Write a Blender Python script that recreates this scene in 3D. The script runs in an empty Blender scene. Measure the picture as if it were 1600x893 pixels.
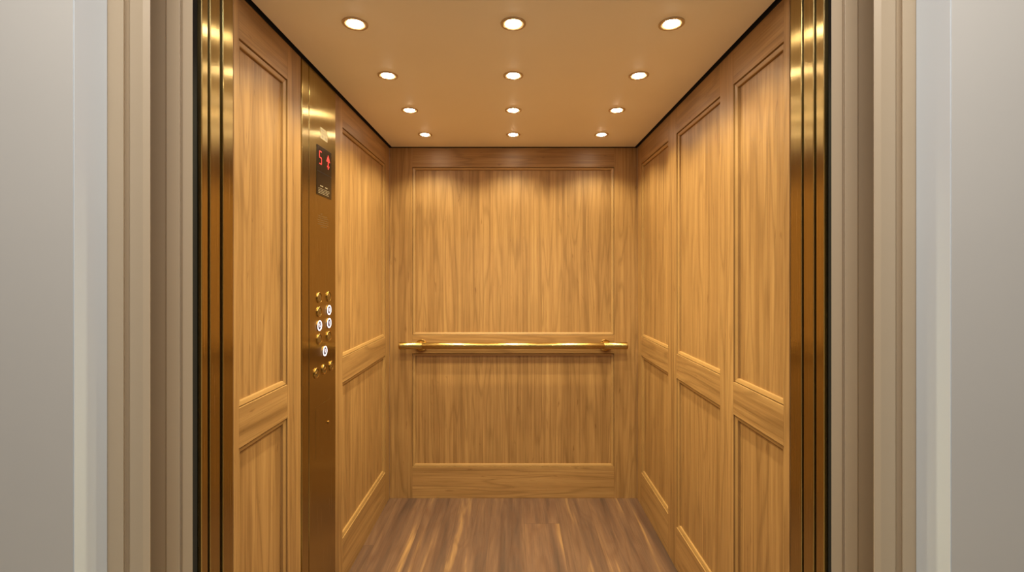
import bpy, bmesh, math, random
from mathutils import Vector, Matrix
random.seed(4)
C = bpy.context.scene.collection
F = 720.0; CX = 802.0; EYE = 1.47
HW = 0.813; BACK = 3.025; CEIL = 2.302; TOP = 2.36

# ------------------------------------------------------------------ materials
def new_mat(name):
    m = bpy.data.materials.new(name); m.use_nodes = True
    nt = m.node_tree; b = nt.nodes['Principled BSDF']
    return m, nt, b
def rgb(h):
    h = h.lstrip('#'); v = [int(h[i:i+2], 16)/255 for i in (0, 2, 4)]
    return tuple((c/12.92 if c < .04045 else ((c+.055)/1.055)**2.4) for c in v)+(1,)
def node(nt, t, **kw):
    n = nt.nodes.new(t)
    for k, v in kw.items(): setattr(n, k, v)
    return n
def math_n(nt, op, a, b=None, c=None):
    n = node(nt, 'ShaderNodeMath', operation=op)
    for i, v in enumerate((a, b, c)):
        if v is None: continue
        if isinstance(v, (int, float)): n.inputs[i].default_value = v
        else: nt.links.new(v, n.inputs[i])
    return n.outputs[0]
def ramp(nt, fac, stops):
    n = node(nt, 'ShaderNodeValToRGB'); e = n.color_ramp.elements
    while len(e) < len(stops): e.new(.5)
    for el, (p, c) in zip(e, stops): el.position = p; el.color = c
    nt.links.new(fac, n.inputs[0]); return n.outputs[0]
def mixc(nt, fac, a, b, mode='MIX'):
    n = node(nt, 'ShaderNodeMix', data_type='RGBA', blend_type=mode)
    for s, v in ((n.inputs[0], fac), (n.inputs[6], a), (n.inputs[7], b)):
        if isinstance(v, (int, float)): s.default_value = v
        elif isinstance(v, tuple): s.default_value = v
        else: nt.links.new(v, s)
    return n.outputs[2]
def noise(nt, vec, scale=1, detail=3, rough=.5, dist=0):
    n = node(nt, 'ShaderNodeTexNoise'); nt.links.new(vec, n.inputs['Vector'])
    n.inputs['Scale'].default_value = scale; n.inputs['Detail'].default_value = detail
    n.inputs['Roughness'].default_value = rough; n.inputs['Distortion'].default_value = dist
    return n.outputs['Fac']
def comb(nt, x, y, z=0.0):
    n = node(nt, 'ShaderNodeCombineXYZ')
    for i, v in enumerate((x, y, z)):
        if isinstance(v, (int, float)): n.inputs[i].default_value = v
        else: nt.links.new(v, n.inputs[i])
    return n.outputs[0]

def wood(name, horizontal, cols, strip=.105, seed=0.0, rough=.42, bumpy=.25):
    """oak veneer: leaves of veneer side by side, cathedral figure, fibres and pores"""
    m, nt, b = new_mat(name)
    tc = node(nt, 'ShaderNodeTexCoord'); sp = node(nt, 'ShaderNodeSeparateXYZ')
    nt.links.new(tc.outputs['Object'], sp.inputs[0])
    u = math_n(nt, 'ADD', sp.outputs[0], math_n(nt, 'MULTIPLY', sp.outputs[1], 1.0)); z = sp.outputs[2]
    ac, al = (z, u) if horizontal else (u, z)
    ac = math_n(nt, 'ADD', ac, 7.31+seed)
    idx = math_n(nt, 'FLOOR', math_n(nt, 'DIVIDE', ac, strip))
    wn = node(nt, 'ShaderNodeTexWhiteNoise', noise_dimensions='1D'); nt.links.new(idx, wn.inputs['W'])
    rnd = wn.outputs['Value']
    al2 = math_n(nt, 'ADD', al, math_n(nt, 'MULTIPLY', rnd, 9.0))
    # broad figure whose level lines make cathedrals
    v1 = comb(nt, math_n(nt, 'MULTIPLY', ac, 8.0), math_n(nt, 'MULTIPLY', al2, .55), math_n(nt, 'MULTIPLY', rnd, 5.0))
    f1 = noise(nt, v1, 1, 2.5, .45, .3)
    rings = math_n(nt, 'SINE', math_n(nt, 'MULTIPLY', f1, 62.0))
    rings = math_n(nt, 'MULTIPLY_ADD', rings, .5, .5)
    rings = math_n(nt, 'POWER', rings, 4.0)
    v2 = comb(nt, math_n(nt, 'MULTIPLY', ac, 330.0), math_n(nt, 'MULTIPLY', al2, 5.0), 0.0)
    fib = noise(nt, v2, 1, 3, .6)
    v3 = comb(nt, math_n(nt, 'MULTIPLY', ac, 60.0), math_n(nt, 'MULTIPLY', al2, .9), 3.0)
    med = noise(nt, v3, 1, 4, .6, .15)
    v4 = comb(nt, math_n(nt, 'MULTIPLY', ac, 42.0), math_n(nt, 'MULTIPLY', al2, 9.0), 11.0)
    knot = noise(nt, v4, 1, 2, .5, .6)
    base = ramp(nt, med, [(.28, cols[0]), (.5, cols[1]), (.72, cols[2])])
    base = mixc(nt, math_n(nt, 'MULTIPLY', rings, math_n(nt, 'MULTIPLY', fib, .75)), base, cols[3])
    fibd = ramp(nt, fib, [(.30, (.62, .56, .5, 1)), (.50, (1, 1, 1, 1)), (1, (1.0, 1.0, 1.0, 1))])
    base = mixc(nt, .7, base, mixc(nt, 1.0, base, fibd, 'MULTIPLY'))
    kn = ramp(nt, knot, [(.68, (1, 1, 1, 1)), (.80, (.55, .45, .38, 1))])
    base = mixc(nt, .8, base, mixc(nt, 1.0, base, kn, 'MULTIPLY'))
    bandn = noise(nt, comb(nt, math_n(nt, 'MULTIPLY', ac, 17.0), math_n(nt, 'MULTIPLY', al2, .3), 5.0), 1, 2, .5)
    base = mixc(nt, 1.0, base, ramp(nt, bandn, [(.30, (.80, .77, .74, 1)), (.62, (1.04, 1.04, 1.04, 1))]), 'MULTIPLY')
    tone = ramp(nt, rnd, [(0, (.90, .89, .88, 1)), (1, (1.0, 1.0, 1.0, 1))])
    base = mixc(nt, 1.0, base, tone, 'MULTIPLY')
    nt.links.new(base, b.inputs['Base Color'])
    b.inputs['Roughness'].default_value = rough
    b.inputs['Specular IOR Level'].default_value = .45
    bp = node(nt, 'ShaderNodeBump'); bp.inputs['Strength'].default_value = bumpy; bp.inputs['Distance'].default_value = .0006
    nt.links.new(fib, bp.inputs['Height']); nt.links.new(bp.outputs[0], b.inputs['Normal'])
    return m

OAK = [rgb('#946d40'), rgb('#a77e4e'), rgb('#b48c58'), rgb('#77542e')]
M = {}
M['oak_v'] = wood('oak_veneer_vertical', False, OAK)
M['oak_p'] = wood('oak_veneer_panel', False, OAK, .13, 2.2)
M['oak_h'] = wood('oak_veneer_horizontal', True, OAK, .31, .6)

def floor_wood():
    m, nt, b = new_mat('walnut_plank_floor')
    tc = node(nt, 'ShaderNodeTexCoord'); sp = node(nt, 'ShaderNodeSeparateXYZ')
    nt.links.new(tc.outputs['Object'], sp.inputs[0])
    W = .205
    ac = math_n(nt, 'ADD', sp.outputs[0], 5.06); al = sp.outputs[1]
    q = math_n(nt, 'DIVIDE', ac, W); idx = math_n(nt, 'FLOOR', q); fr = math_n(nt, 'FRACT', q)
    wn = node(nt, 'ShaderNodeTexWhiteNoise', noise_dimensions='1D'); nt.links.new(idx, wn.inputs['W'])
    al_s = math_n(nt, 'ADD', al, math_n(nt, 'MULTIPLY', wn.outputs[0], 1.3))
    q2 = math_n(nt, 'DIVIDE', al_s, 1.25); id2 = math_n(nt, 'FLOOR', q2); fr2 = math_n(nt, 'FRACT', q2)
    wn2 = node(nt, 'ShaderNodeTexWhiteNoise', noise_dimensions='2D')
    nt.links.new(comb(nt, idx, id2), wn2.inputs['Vector']); rnd = wn2.outputs['Value']
    v1 = comb(nt, math_n(nt, 'MULTIPLY', ac, 6.5), math_n(nt, 'MULTIPLY', al, .9), math_n(nt, 'MULTIPLY', rnd, 20.0))
    f1 = noise(nt, v1, 1, 2, .45, .4)
    rings = math_n(nt, 'MULTIPLY_ADD', math_n(nt, 'SINE', math_n(nt, 'MULTIPLY', f1, 70.0)), .5, .5)
    v2 = comb(nt, math_n(nt, 'MULTIPLY', ac, 160.0), math_n(nt, 'MULTIPLY', al, 6.0), rnd)
    fib = noise(nt, v2, 1, 3, .6)
    v3 = comb(nt, math_n(nt, 'MULTIPLY', ac, 13.0), math_n(nt, 'MULTIPLY', al, .8), math_n(nt, 'MULTIPLY', rnd, 9.0))
    med = noise(nt, v3, 1, 4, .55, .5)
    base = ramp(nt, med, [(.30, rgb('#47332a')), (.44, rgb('#5d4335')), (.58, rgb('#6f513d')), (.70, rgb('#a37c50'))])
    base = mixc(nt, math_n(nt, 'MULTIPLY', math_n(nt, 'POWER', rings, 2.0), .40), base, rgb('#5a3c2b'))
    fd = ramp(nt, fib, [(.3, (.6, .56, .52, 1)), (.52, (1, 1, 1, 1))])
    base = mixc(nt, .5, base, mixc(nt, 1.0, base, fd, 'MULTIPLY'))
    base = mixc(nt, 1.0, base, ramp(nt, rnd, [(0, (.80, .79, .80, 1)), (1, (1.08, 1.05, 1.0, 1))]), 'MULTIPLY')
    e1 = math_n(nt, 'LESS_THAN', fr, .008); e2 = math_n(nt, 'LESS_THAN', fr2, .0022)
    base = mixc(nt, math_n(nt, 'MULTIPLY', math_n(nt, 'MAXIMUM', e1, e2), .6), base, rgb('#3a2519'))
    nt.links.new(base, b.inputs['Base Color'])
    b.inputs['Roughness'].default_value = .48
    bp = node(nt, 'ShaderNodeBump'); bp.inputs['Strength'].default_value = .2; bp.inputs['Distance'].default_value = .0006
    nt.links.new(fib, bp.inputs['Height']); nt.links.new(bp.outputs[0], b.inputs['Normal'])
    return m
M['floor'] = floor_wood()

def brass(name, col, rough, aniso, axis='Z', streak=.12):
    m, nt, b = new_mat(name)
    b.inputs['Metallic'].default_value = 1
    b.inputs['Roughness'].default_value = rough
    b.inputs['Anisotropic'].default_value = aniso
    tg = node(nt, 'ShaderNodeTangent', direction_type='RADIAL', axis=axis)
    if aniso: nt.links.new(tg.outputs[0], b.inputs['Tangent'])
    tc = node(nt, 'ShaderNodeTexCoord'); mp = node(nt, 'ShaderNodeMapping')
    mp.inputs['Scale'].default_value = (900, 900, 3) if axis == 'Z' else (3, 900, 900)
    nt.links.new(tc.outputs['Object'], mp.inputs[0])
    n = noise(nt, mp.outputs[0], 1, 3, .6)
    c2 = tuple(v*.72 for v in col[:3])+(1,)
    nt.links.new(ramp(nt, n, [(.3, c2), (.7, col)]), b.inputs['Base Color'])
    r = math_n(nt, 'MULTIPLY_ADD', n, streak, rough-streak/2)
    nt.links.new(r, b.inputs['Roughness'])
    return m
M['brass'] = brass('brushed_brass', rgb('#bfa872'), .25, .9)
M['brass_panel'] = brass('brushed_brass_panel', rgb('#b8a068'), .25, .88)
M['brass_pol'] = brass('polished_brass', rgb('#c39b5a'), .17, 0, 'X')
M['brass_btn'] = brass('button_brass', rgb('#c49c58'), .26, 0)

def paint(name, col, rough=.5, var=.03, scale=3):
    m, nt, b = new_mat(name)
    tc = node(nt, 'ShaderNodeTexCoord'); n = noise(nt, tc.outputs['Object'], scale, 3)
    d = tuple(v*(1-var) for v in col[:3])+(1,)
    nt.links.new(ramp(nt, n, [(.3, d), (.7, col)]), b.inputs['Base Color'])
    b.inputs['Roughness'].default_value = rough
    n2 = noise(nt, tc.outputs['Object'], 350, 2)
    bp = node(nt, 'ShaderNodeBump'); bp.inputs['Strength'].default_value = .08; bp.inputs['Distance'].default_value = .0005
    nt.links.new(n2, bp.inputs['Height']); nt.links.new(bp.outputs[0], b.inputs['Normal'])
    return m
M['ceil'] = paint('ceiling_paint', rgb('#f6ead8'), .5)
M['wall'] = paint('corridor_wall_paint', rgb('#d8d5cf'), .7)
M['reveal'] = paint('reveal_paint', rgb('#d8e0e8'), .6)
M['frame'] = paint('taupe_frame_enamel', rgb('#c4b196'), .4)
M['black'] = paint('gap_shade_black', rgb('#050505'), .9)  # near-black colour standing in for shade inside the gaps
M['dark'] = paint('dark_steel', rgb('#1a140e'), .6)
M['stone'] = paint('landing_floor_stone', rgb('#c6bba9'), .5, .12)
M['screen'] = paint('smoked_screen', rgb('#1c120a'), .25)
M['screen_line'] = paint('screen_divider', rgb('#070504'), .4)
M['etch'] = paint('engraving', rgb('#5e421c'), .6)
M['sticker'] = paint('sticker_paper', rgb('#b3a282'), .5)
M['ink'] = paint('sticker_ink', rgb('#9a8a78'), .6)
M['grey_ink'] = paint('screen_print', rgb('#8f8068'), .5)
M['cap'] = paint('button_cap', rgb('#5a3f1c'), .35)
M['cap_lit'] = paint('button_cap_lit', rgb('#3b3450'), .35)
def emis(name, col, s):
    m, nt, b = new_mat(name)
    b.inputs['Base Color'].default_value = col
    b.inputs['Emission Color'].default_value = col; b.inputs['Emission Strength'].default_value = s
    return m
M['lens'] = emis('lit_lens', (1, .84, .60, 1), 95)
M['halo'] = emis('white_halo_light', (.86, .84, 1, 1), 1.15)
M['num_lit'] = emis('lit_numeral', (.75, .72, .9, 1), .55)
M['red'] = emis('red_segments', (.55, .03, .03, 1), .40)
M['trimring'] = paint('downlight_trim', rgb('#cfae82'), .35)

# ------------------------------------------------------------------ geometry helpers
def obj(name, bm, mat, parent=None, bevel=0, smooth=False):
    me = bpy.data.meshes.new(name); bmesh.ops.recalc_face_normals(bm, faces=bm.faces[:]); bm.to_mesh(me); bm.free()
    if mat: me.materials.append(mat)
    if smooth:
        for p in me.polygons: p.use_smooth = True
    o = bpy.data.objects.new(name, me); C.objects.link(o)
    if parent: o.parent = parent
    if bevel:
        b = o.modifiers.new('bevel', 'BEVEL'); b.width = bevel; b.segments = 2; b.limit_method = 'ANGLE'
    return o
def empty(name, loc):
    o = bpy.data.objects.new(name, None); o.location = loc; o.empty_display_size = .05; C.objects.link(o); return o
def tag(o, label=None, cat=None, group=None, kind=None):
    for k, v in (('label', label), ('category', cat), ('group', group), ('kind', kind)):
        if v: o[k] = v
    return o
def bx(bm, x0, x1, y0, y1, z0, z1):
    vs = [bm.verts.new((x, y, z)) for x in (x0, x1) for y in (y0, y1) for z in (z0, z1)]
    for f in ((0,1,3,2), (4,6,7,5), (0,4,5,1), (2,3,7,6), (0,2,6,4), (1,5,7,3)):
        bm.faces.new([vs[i] for i in f])
def box(*a):
    bm = bmesh.new(); bx(bm, *a); return bm
def prism(pts, z0, z1):
    bm = bmesh.new()
    a = [bm.verts.new((x, y, z0)) for x, y in pts]; b = [bm.verts.new((x, y, z1)) for x, y in pts]
    n = len(pts)
    for i in range(n): bm.faces.new((a[i], a[(i+1) % n], b[(i+1) % n], b[i]))
    bm.faces.new(a); bm.faces.new(b[::-1]); return bm
def lathe(prof, n=40, mat=None):
    """prof [(r, h)] round local Z; mat maps to the world"""
    bm = bmesh.new(); rings = []
    for r, h in prof:
        if r < 1e-6: rings.append([bm.verts.new((0, 0, h))]*n)
        else: rings.append([bm.verts.new((r*math.cos(2*math.pi*i/n), r*math.sin(2*math.pi*i/n), h)) for i in range(n)])
    for a, b in zip(rings, rings[1:]):
        for i in range(n):
            j = (i+1) % n; vs = []
            for v in (a[i], a[j], b[j], b[i]):
                if v not in vs: vs.append(v)
            if len(vs) > 2: bm.faces.new(vs)
    if mat: bm.transform(mat)
    return bm

# ------------------------------------------------------------------ room: floor, ceiling, panelled walls
tag(obj('floor', box(-.86, .86, 1.215, BACK+.03, -.04, 0), M['floor']), kind='structure')
tag(obj('ceiling', box(-.797, .797, 1.30, BACK-.009, CEIL, CEIL+.02), M['ceil'], bevel=.0015), kind='structure')
tag(obj('trim_1', box(-.90, .90, 1.17, BACK+.06, TOP+.02, TOP+.06), M['dark']), 'dark car roof above the dropped ceiling', kind='structure')

MW, MD = .022, .016
PROF = [(0, 0), (.0002, -.0110), (.0034, -.0110), (.0038, -.0045), (.0150, -.0072), (.0172, -.0085), (.0176, -.0190), (.0216, -.0190), (MW, -MD)]
def panelled_wall(name, tf, spans, u0, u1, top=TOP, heights=(.21, .953, 1.072, 2.17), skip=None, ubk=None):
    """tf(u, z, n) -> world; spans = [(a,b)] panel openings; heights = base, lower top, upper bottom, upper top"""
    h0, h1, h2, h3 = heights
    def slab(a, b, z0, z1, n0, n1):
        bm = bmesh.new()
        vs = [bm.verts.new(tf(u, z, n)) for u in (a, b) for n in (n0, n1) for z in (z0, z1)]
        for f in ((0,1,3,2), (4,6,7,5), (0,4,5,1), (2,3,7,6), (0,2,6,4), (1,5,7,3)): bm.faces.new([vs[i] for i in f])
        return bm
    root = obj(name, slab(u0, u1, 0, top, -.045, -.028), M['dark']); tag(root, kind='structure')
    obj('painted_gap_shade', slab(u0, u1, CEIL-.004, top, 0, .0012), M['black'], root)  # black strip painting the shade above the ceiling edge
    edges = [u0]+[e for s in spans for e in s]+[u1]
    for i in range(0, len(edges), 2):
        a, b = edges[i], edges[i+1]
        if skip and a <= skip[0] and b >= skip[1]:
            obj('stile', slab(a, skip[0], 0, top, -.028, 0), M['oak_v'], root, .0006)
            obj('stile', slab(skip[1], b, 0, top, -.028, 0), M['oak_v'], root, .0006)
        else: obj('stile', slab(a, b, 0, top, -.028, 0), M['oak_v'], root, .0006)
    for a, b in spans:
        for z0, z1 in ((0, h0), (h1, h2), (h3, top)):
            obj('rail', slab(a, b, z0, z1, -.028, 0), M['oak_h'], root, .0006)
        for z0, z1 in ((h0, h1), (h2, h3)):
            obj('panel', slab(a+.01, b-.01, z0+.01, z1-.01, -.028, -MD+.0002), M['oak_p'], root)
            bm = bmesh.new(); loops = []
            for ins, n in PROF+[(MW, -.0265), (0, -.0265)]:
                loops.append([bm.verts.new(tf(u, z, n)) for u, z in ((a+ins, z0+ins), (b-ins, z0+ins), (b-ins, z1-ins), (a+ins, z1-ins))])
            for p, q in zip(loops, loops[1:]+loops[:1]):
                for i in range(4): bm.faces.new((p[i], p[(i+1) % 4], q[(i+1) % 4], q[i]))
            obj('moulding', bm, M['oak_m'], root)
    return root
M['oak_m'] = paint('oak_moulding', rgb('#a57d4b'), .42, .14, 9)

panelled_wall('wall_left', lambda u, z, n: (-HW+n, u, z), [(1.366, 1.660), (2.195, 2.927)], 1.339, BACK, skip=(1.763, 2.098))
panelled_wall('wall_right', lambda u, z, n: (HW-n, u, z), [(1.3855, 1.702), (1.812, 2.296), (2.419, 2.927)], 1.357, BACK)
panelled_wall('wall_back', lambda u, z, n: (u, BACK-n, z), [(-.662, .662)], -HW, HW, heights=(.205, .951, 1.069, 2.172))

# ------------------------------------------------------------------ downlights (four rows of three)
rows = [1.532, 1.932, 2.340, 2.748]; cols = [-.526, 0.0, .526]
rown = ['in the row nearest the doors', 'in the second row from the doors', 'in the third row from the doors', 'in the row nearest the back wall']
coln = ['left-hand', 'middle', 'right-hand']
proto = empty('downlight', (0, 0, CEIL))
ring = lathe([(.0250, -.0004), (.0275, -.0018), (.0330, -.0030), (.0370, -.0030), (.0385, -.0012), (.0400, -.0012), (.0412, -.0026), (.0420, -.0024), (.0422, 0), (.0250, 0), (.0250, -.0004)], 48)
ro = obj('trim_ring', ring, M['trimring'], proto, smooth=True)
lo = obj('lens', lathe([(.0248, .0000), (.0248, -.0016), (.021, -.0040), (.012, -.0062), (0, -.0070)], 40), M['lens'], proto, smooth=True)
lo['label'] = 'glowing warm white lens'
for r, y in enumerate(rows):
    for c, x in enumerate(cols):
        if r == 0 and c == 0: t = proto
        else:
            t = proto.copy(); C.objects.link(t)
            for ch in (ro, lo):
                k = ch.copy(); C.objects.link(k); k.parent = t
        t.location = (x, y, CEIL)
        tag(t, 'round lit recessed downlight, %s one %s' % (coln[c], rown[r]), 'downlight', 'recessed downlights in the ceiling')
        L = bpy.data.lights.new('downlight_lamp', 'SPOT'); L.energy = 23; L.color = (1, .925, .56)
        L.spot_size = math.radians(128); L.spot_blend = .62; L.shadow_soft_size = .022
        lt = bpy.data.objects.new('downlight_lamp', L); lt.location = (x, y, CEIL-.014); C.objects.link(lt)
        L = bpy.data.lights.new('downlight_beam', 'SPOT'); L.energy = 20; L.color = (1, .925, .56)
        L.spot_size = math.radians(48); L.spot_blend = .8; L.shadow_soft_size = .022
        lt = bpy.data.objects.new('downlight_beam', L); lt.location = (x, y, CEIL-.014); C.objects.link(lt)

# ------------------------------------------------------------------ handrail
RY = BACK-.056; RZ = 1.009
hr = tag(empty('handrail', (0, BACK, RZ)), 'round polished brass handrail fixed across the oak back wall', 'handrail')
def put(o, parent):   # child built in world coordinates
    o.parent = parent; o.matrix_parent_inverse = Matrix.Translation(parent.location).inverted(); return o
RX = Matrix.Translation((0, RY, RZ)) @ Matrix.Rotation(math.pi/2, 4, 'Y')
bl, brr = -.734, .735
put(obj('bar', lathe([(0, -.60), (0.0212, -.60), (0.0212, .60), (0, .60)], 40, RX), M['brass_pol'], smooth=False), hr)
for s in (-1, 1):
    e = .735*s; i = .585*s
    pr = [(0, i), (.0210, i), (.0226, i+.003*s), (.0226, e-.012*s), (.0231, e-.010*s), (.0231, e-.002*s), (.0210, e), (0, e)]
    put(obj('end_sleeve', lathe(pr, 40, RX), M['brass_pol']), hr)
    T = Matrix.Translation((.602*s, BACK, RZ-.005)) @ Matrix.Rotation(math.pi/2, 4, 'X')
    rz = put(obj('rosette', lathe([(0, 0), (.0385, 0), (.0390, .004), (.0360, .008), (.020, .0105), (0, .011)], 40, T), M['brass_pol'], smooth=False), hr)
    T2 = Matrix.Translation((.602*s, BACK-.009, RZ-.005)) @ Matrix.Rotation(math.radians(90), 4, 'X')
    nk = put(obj('bracket', lathe([(0, 0), (.018, 0), (.013, .010), (.012, .036), (.016, .046), (0, .050)], 32, T2), M['brass_pol'], smooth=False), hr)
for o in C.objects:
    if o.parent is hr or o.name.startswith(('bar', 'end_sleeve', 'rosette', 'bracket')):
        for p in o.data.polygons: p.use_smooth = len(p.vertices) == 4 and p.area > 1e-7
        md = o.modifiers.new('edge', 'EDGE_SPLIT'); md.split_angle = math.radians(40)

# ------------------------------------------------------------------ car operating panel on the left wall
PX = -HW+.004       # face plane
cop = tag(empty('control_panel', (-HW, 1.93, 0)), 'tall brushed brass elevator control panel with round buttons and floor display', 'control panel')
put(obj('face_plate', box(-HW-.025, PX, 1.828, 2.097, 0.004, CEIL-.005), M['brass_panel'], bevel=.0015), cop)
put(obj('side_plate', box(-HW-.025, PX, 1.7655, 1.8235, 0.004, CEIL-.005), M['brass_panel'], bevel=.0015), cop)
def on_panel(bm): return bm
def text_mesh(s, size, y, z, x, depth=.0006, sx=1.0):
    cu = bpy.data.curves.new('t', 'FONT'); cu.body = s; cu.size = size; cu.align_x = 'CENTER'; cu.align_y = 'CENTER'; cu.extrude = depth
    to = bpy.data.objects.new('t', cu); C.objects.link(to)
    dg = bpy.context.evaluated_depsgraph_get(); me = bpy.data.meshes.new_from_object(to.evaluated_get(dg))
    bpy.data.objects.remove(to); bm = bmesh.new(); bm.from_mesh(me); bpy.data.meshes.remove(me)
    R = Matrix(((0, 0, 1, x), (sx, 0, 0, y), (0, 1, 0, z), (0, 0, 0, 1)))
    bm.transform(R); return bm
def yz_poly(polys, x0, x1):
    bm = bmesh.new()
    for pts in polys:
        a = [bm.verts.new((x0, y, z)) for y, z in pts]; b = [bm.verts.new((x1, y, z)) for y, z in pts]
        n = len(pts)
        for i in range(n): bm.faces.new((a[i], a[(i+1) % n], b[(i+1) % n], b[i]))
        bm.faces.new(a); bm.faces.new(b[::-1])
    return bm
def yrect(y0, y1, z0, z1): return [(y0, z0), (y1, z0), (y1, z1), (y0, z1)]
# display
ds = put(obj('display', box(PX, PX+.0022, 1.895, 2.044, 1.799, 2.0055), M['screen'], bevel=.0006), cop); ds['label'] = 'black smoked display screen with red floor digits'
def sub(o, par):
    o.parent = par; o.matrix_parent_inverse = Matrix.Translation(cop.location).inverted() @ Matrix.Identity(4); return o
def child_of(o, par):
    o.parent = par; o.matrix_parent_inverse = Matrix.Identity(4) if par.parent is None else Matrix.Identity(4)
    return o
DX = PX+.0022
def seg(y, z, w, h, on, t=.0055):
    """seven-segment glyph strokes"""
    g = t*.35; P = []
    yl, yr, zt, zm, zb = y-w/2, y+w/2, z+h/2, z, z-h/2
    S = {'a': (yl+g, yr-g, zt-t, zt), 'g': (yl+g, yr-g, zm-t/2, zm+t/2), 'd': (yl+g, yr-g, zb, zb+t),
         'f': (yl, yl+t, zm+g, zt-g), 'b': (yr-t, yr, zm+g, zt-g), 'e': (yl, yl+t, zb+g, zm-g), 'c': (yr-t, yr, zb+g, zm-g)}
    for k in on: P.append(yrect(*S[k]))
    return P
sb = child_of(obj('digit', yz_poly(seg(1.928, 1.957, .026, .056, 'afgcd', .0048), DX, DX+.0006), M['red']), ds); sb['label'] = 'red glowing digit 5'
aw = [[(2.004, 1.925), (2.012, 1.925), (2.012, 1.962), (2.004, 1.962)],
      [(1.988, 1.957), (2.028, 1.957), (2.008, 1.988)], yrect(1.992, 2.024, 1.940, 1.946)]
aw[2] = yrect(1.996, 2.020, 1.934, 1.940)
sb = child_of(obj('direction_arrow', yz_poly(aw, DX, DX+.0006), M['red']), ds); sb['label'] = 'red glowing up arrow'
child_of(obj('divider', yz_poly([yrect(1.8965, 2.0425, 1.8965, 1.8990)], DX, DX+.0004), M['screen_line']), ds)
ln = [yrect(1.925, 1.955, 1.838, 1.842), yrect(1.975, 2.000, 1.838, 1.842)]
for k in range(4):
    y = 1.908
    while y < 2.018-.006*k:
        w = random.uniform(.006, .02); ln.append(yrect(y, min(y+w, 2.022), 1.8275-.0065*k, 1.8298-.0065*k)); y += w+.003
child_of(obj('small_print', yz_poly(ln, DX, DX+.0003), M['grey_ink']), ds)
# sticker above the display
st = put(obj('sticker', box(PX, PX+.0005, 1.932, 2.005, 2.041, 2.088), M['sticker']), cop); st['label'] = 'small pale rectangular sticker with faint print'
pr = [yrect(1.938, 1.970, 2.076, 2.080), yrect(1.938, 1.998, 2.068, 2.0705), yrect(1.938, 1.992, 2.0620, 2.0645), yrect(1.945, 1.962, 2.046, 2.057), yrect(1.975, 1.999, 2.046, 2.057)]
child_of(obj('sticker_print', yz_poly(pr, PX+.0005, PX+.0008), M['ink']), st)
# engraved notice
ln = []
for k in range(7):
    y = 1.905+(.025 if k in (0, 6) else .0)+random.uniform(0, .01); e = 2.018-random.uniform(0, .02)
    if k == 0: e = 1.955
    while y < e:
        w = random.uniform(.006, .022); ln.append(yrect(y, min(y+w, e), 1.722-.0088*k, 1.7245-.0088*k)); y += w+.003
en = put(obj('engraved_notice', yz_poly(ln, PX, PX+.0003), M['etch']), cop); en['label'] = 'faint engraved lines of lettering'
# buttons
RB = Matrix(((0, 0, 1, 0), (1, 0, 0, 0), (0, 1, 0, 0), (0, 0, 0, 1)))
def button(y, z, ch, lit, kind='floor_button'):
    T = Matrix.Translation((PX, y, z)) @ RB
    cap = put(obj(kind, lathe([(0, 0), (.0168, 0), (.0168, .0022), (.0160, .0030), (0, .0032)], 36, T), M['cap_lit'] if lit else M['cap']), cop)
    cap['label'] = 'button with glowing white ring' if lit else 'unlit brass button'
    child_of(obj('bezel', lathe([(.0180, 0), (.0226, 0), (.0226, .0030), (.0216, .0044), (.0200, .0046), (.0182, .0034), (.0180, 0)] if not lit else
                 [(.0218, 0), (.0230, 0), (.0230, .0025), (.0218, .0030), (.0218, 0)], 40, T), M['brass_btn'], None, smooth=False), cap)
    if lit:
        h = child_of(obj('light_ring', lathe([(.0170, .001), (.0217, .001), (.0217, .0040), (.0195, .0048), (.0170, .0040), (.0170, .001)], 40, T), M['halo']), cap)
    mat = M['num_lit'] if lit else M['brass_btn']
    if ch in ('bell', 'open', 'close'):
        if ch == 'open': P = [[(y-.010, z), (y-.002, z-.006), (y-.002, z+.006)], [(y+.010, z), (y+.002, z+.006), (y+.002, z-.006)], yrect(y-.001, y+.001, z-.008, z+.008)]
        elif ch == 'close': P = [[(y-.002, z), (y-.010, z+.006), (y-.010, z-.006)], [(y+.002, z), (y+.010, z-.006), (y+.010, z+.006)], yrect(y-.001, y+.001, z-.008, z+.008)]
        else: P = [[(y-.009, z-.005), (y+.009, z-.005), (y+.006, z-.001), (y+.005, z+.006), (y, z+.009), (y-.005, z+.006), (y-.006, z-.001)], yrect(y-.002, y+.002, z-.009, z-.006)]
        child_of(obj('symbol', yz_poly(P, PX+.0030, PX+.0042), mat), cap)
    else:
        child_of(obj('numeral', text_mesh(ch, .021, y, z, PX+.0034), mat), cap)
c1, c2 = 1.918, 2.017
for y, z, ch, lit in ((c1, 1.372, '1', 0), (c2, 1.372, '1', 0), (c1, 1.313, '1', 0), (c2, 1.313, '0', 1), (c1, 1.256, 'G', 1), (c2, 1.256, '1', 1),
                      (c1, 1.200, '0', 0), (c2, 1.200, '2', 0), (1.973, 1.141, '0', 1)): button(y, z, ch, lit)
for y, ch, k in ((1.891, 'open', 'door_open_button'), (1.969, 'close', 'door_close_button'), (2.047, 'bell', 'alarm_button')): button(y, 1.064, ch, 0, k)
# service door and key switch
sd = put(obj('service_door', box(PX, PX+.0006, 1.885, 2.052, .708, .922), M['brass_panel'], bevel=.0004), cop)
child_of(obj('key_lock', lathe([(0, 0), (.0075, 0), (.0075, .003), (.006, .005), (0, .0052)], 24, Matrix.Translation((PX+.0006, 2.015, .8235)) @ RB), M['steel'] if 'steel' in M else M['brass_pol'], None, smooth=False), sd)

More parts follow.
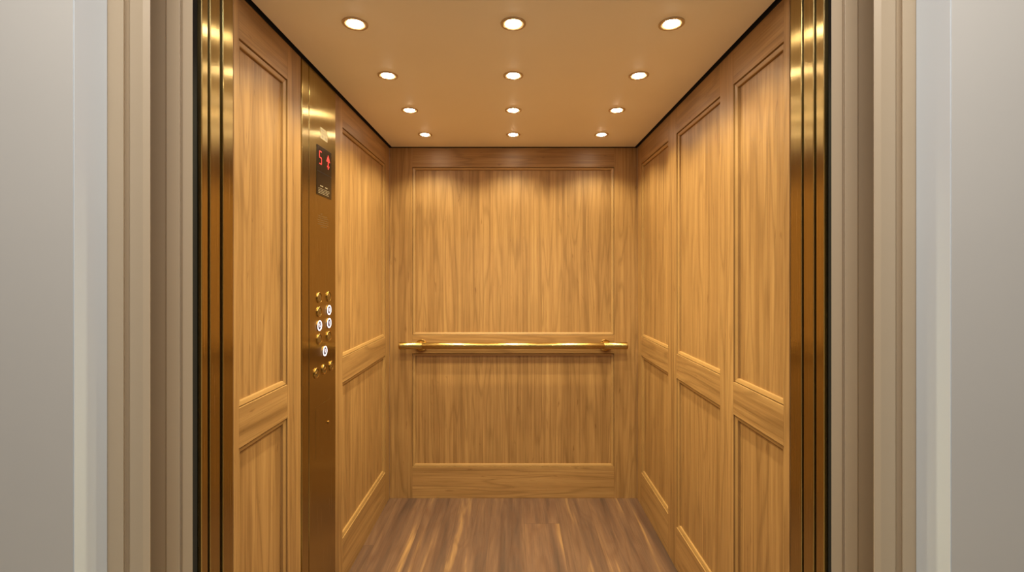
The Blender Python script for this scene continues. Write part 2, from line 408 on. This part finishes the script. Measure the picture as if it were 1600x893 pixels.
# ------------------------------------------------------------------ brass jambs and retracted sliding doors
def side_box(s, x0, x1, y0, y1, z0, z1):
    return box(min(s*x0, s*x1), max(s*x0, s*x1), y0, y1, z0, z1)
def Yof(off, X=HW): return X*F/off
for s, nm, offs in ((-1, 'left', (437.5, 453, 458, 473, 477, 486.5)), (1, 'right', (433, 450, 453.5, 469, 473, 485))):
    y = [Yof(o) for o in offs]
    j = tag(empty('door_jamb', (s*.86, (y[0]+y[1])/2, 0)), 'brushed brass jamb at the front edge of the oak %s wall' % nm, 'door jamb', None)
    put(obj('jamb_face', side_box(s, HW, .90, y[1], y[0], 0, TOP), M['brass'], bevel=.002), j)
    a = tag(empty('sliding_door', (s*1.0, (y[2]+y[3])/2, 0)), 'retracted brass sliding door edge next to the %s oak wall' % nm, 'elevator door', None)
    put(obj('door_leaf', side_box(s, HW, 1.20, y[3], y[2], .008, TOP), M['brass'], bevel=.002), a)
    b = tag(empty('sliding_door', (s*1.0, (y[4]+y[5])/2, 0)), 'narrow retracted brass sliding door edge beside the black gap on the %s' % nm, 'elevator door', None)
    put(obj('door_leaf', side_box(s, HW, 1.20, y[5], y[4], .008, TOP), M['brass'], bevel=.002), b)
    # added black slabs: outer ones block light leaks, inner ones paint gap shade
    g = obj('trim_%d' % (2 if s < 0 else 3), side_box(s, 1.20, 1.22, 1.10, 1.35, 0, TOP+.1), M['black']); tag(g, kind='structure')
    bk = obj('trim_%d' % (4 if s < 0 else 5), side_box(s, HW+.008, 1.20, y[5]-.030, y[5]-.006, 0, TOP+.1), M['black']); tag(bk, kind='structure')

# ------------------------------------------------------------------ stepped landing door frame, reveal and corridor walls
for s, nm, o in ((-1, 'left', dict(a0=501, a1=517, b0=521, b1=542, dk=567, c1=599, d0=608, d1=633, l1=685)),
                 (1, 'right', dict(a0=497, a1=514, b0=518, b1=538, dk=563, c1=597, d0=607, d1=628, l1=682))):
    P = lambda off, y: (off*y/F, y)
    YB, YC = 1.08, .997            # depth of the inner and of the outer frame face
    xs = o['a0']*1.165/F+.006
    pts = [(1.05, 1.165), (xs, 1.165), (xs, 1.15), P(o['a0'], YB), P(o['a1'], YB), P(o['a1']+1, YB+.006), P(o['b0']-.5, YB+.006), P(o['b0'], YB),
           P(o['b1'], YB), P(o['b1']+1.5, YB+.004), P(o['dk']+18, 1.098), ((o['dk']+18)*1.098/F, 1.035), P(o['dk']+2, 1.02), P(o['dk'], 1.003),
           P(o['dk']+12, YC), P(o['c1'], YC), P(o['c1']+2, YC+.008), P(o['d0']-1, YC+.008), P(o['d0']+1, YC-.002), P(o['d1'], YC-.002), (1.05, YC-.002)]
    yd1 = YC-.002; X3 = o['d1']*yd1/F; yl1 = X3*F/o['l1']
    pts = [(s*x, y) for x, y in pts]
    fr = obj('trim_%d' % (6 if s < 0 else 7), prism(pts, 0, 2.46), M['frame'], bevel=.0012); tag(fr, kind='structure')
    w = obj('wall_front_%s' % nm, side_box(s, X3+.0035, 3.2, yl1, yl1+.10, 0, 2.8), M['wall'], bevel=.001); tag(w, kind='structure')
    rv = obj('reveal', side_box(s, X3+.0008, X3+.0035, yl1-.0005, yd1-.001, 0, 2.5), M['reveal'], w, bevel=.0008)
tag(obj('trim_8', box(-.91, .91, 1.025, 1.165, 2.40, 2.46), M['frame']), kind='structure')
tag(obj('wall_front_top', box(-.89, .89, .922, 1.02, 2.46, 2.8), M['wall']), kind='structure')
tag(obj('trim_9', box(-1.2, 1.2, 1.12, 1.214, -.04, -.002), M['dark']), kind='structure')
tag(obj('floor_corridor', box(-3.2, 3.2, -2.5, 1.118, -.04, -.001), M['stone']), kind='structure')
tag(obj('ceiling_corridor', box(-3.2, 3.2, -2.5, 1.03, 2.8, 2.85), M['wall']), kind='structure')

# ------------------------------------------------------------------ light
def area(name, loc, rot, sx, sy, e, col):
    L = bpy.data.lights.new(name, 'AREA'); L.shape = 'RECTANGLE'; L.size = sx; L.size_y = sy; L.energy = e; L.color = col
    o = bpy.data.objects.new(name, L); o.location = loc; o.rotation_euler = rot; C.objects.link(o); return o
area('corridor_light', (0, .10, 2.76), (math.radians(8), 0, 0), 2.2, .3, 33, (1, .94, .88))
area('added_frame_fill', (0, .88, 2.44), (0, 0, 0), .6, .06, 2.2, (1, .94, .86))  # added fill with no real fixture, brightens the frame and reveal
w = bpy.data.worlds.new('world'); bpy.context.scene.world = w; w.use_nodes = True
w.node_tree.nodes['Background'].inputs[0].default_value = (1, .96, .92, 1)
w.node_tree.nodes['Background'].inputs[1].default_value = .15

# ------------------------------------------------------------------ camera
cam = bpy.data.cameras.new('camera'); co = bpy.data.objects.new('camera', cam); C.objects.link(co)
co.location = (0, 0, EYE); co.rotation_euler = (math.pi/2, 0, 0)
cam.sensor_width = 36; cam.lens = 36*F/1600; cam.clip_start = .02
cam.shift_x = -2/1600; cam.shift_y = -18.5/1600
bpy.context.scene.camera = co
sc = bpy.context.scene
sc.view_settings.view_transform = 'Standard'; sc.view_settings.look = 'None'; sc.view_settings.exposure = 0
sc.cycles.max_bounces = 8; sc.cycles.diffuse_bounces = 5; sc.cycles.glossy_bounces = 4
sc.cycles.use_denoising = True
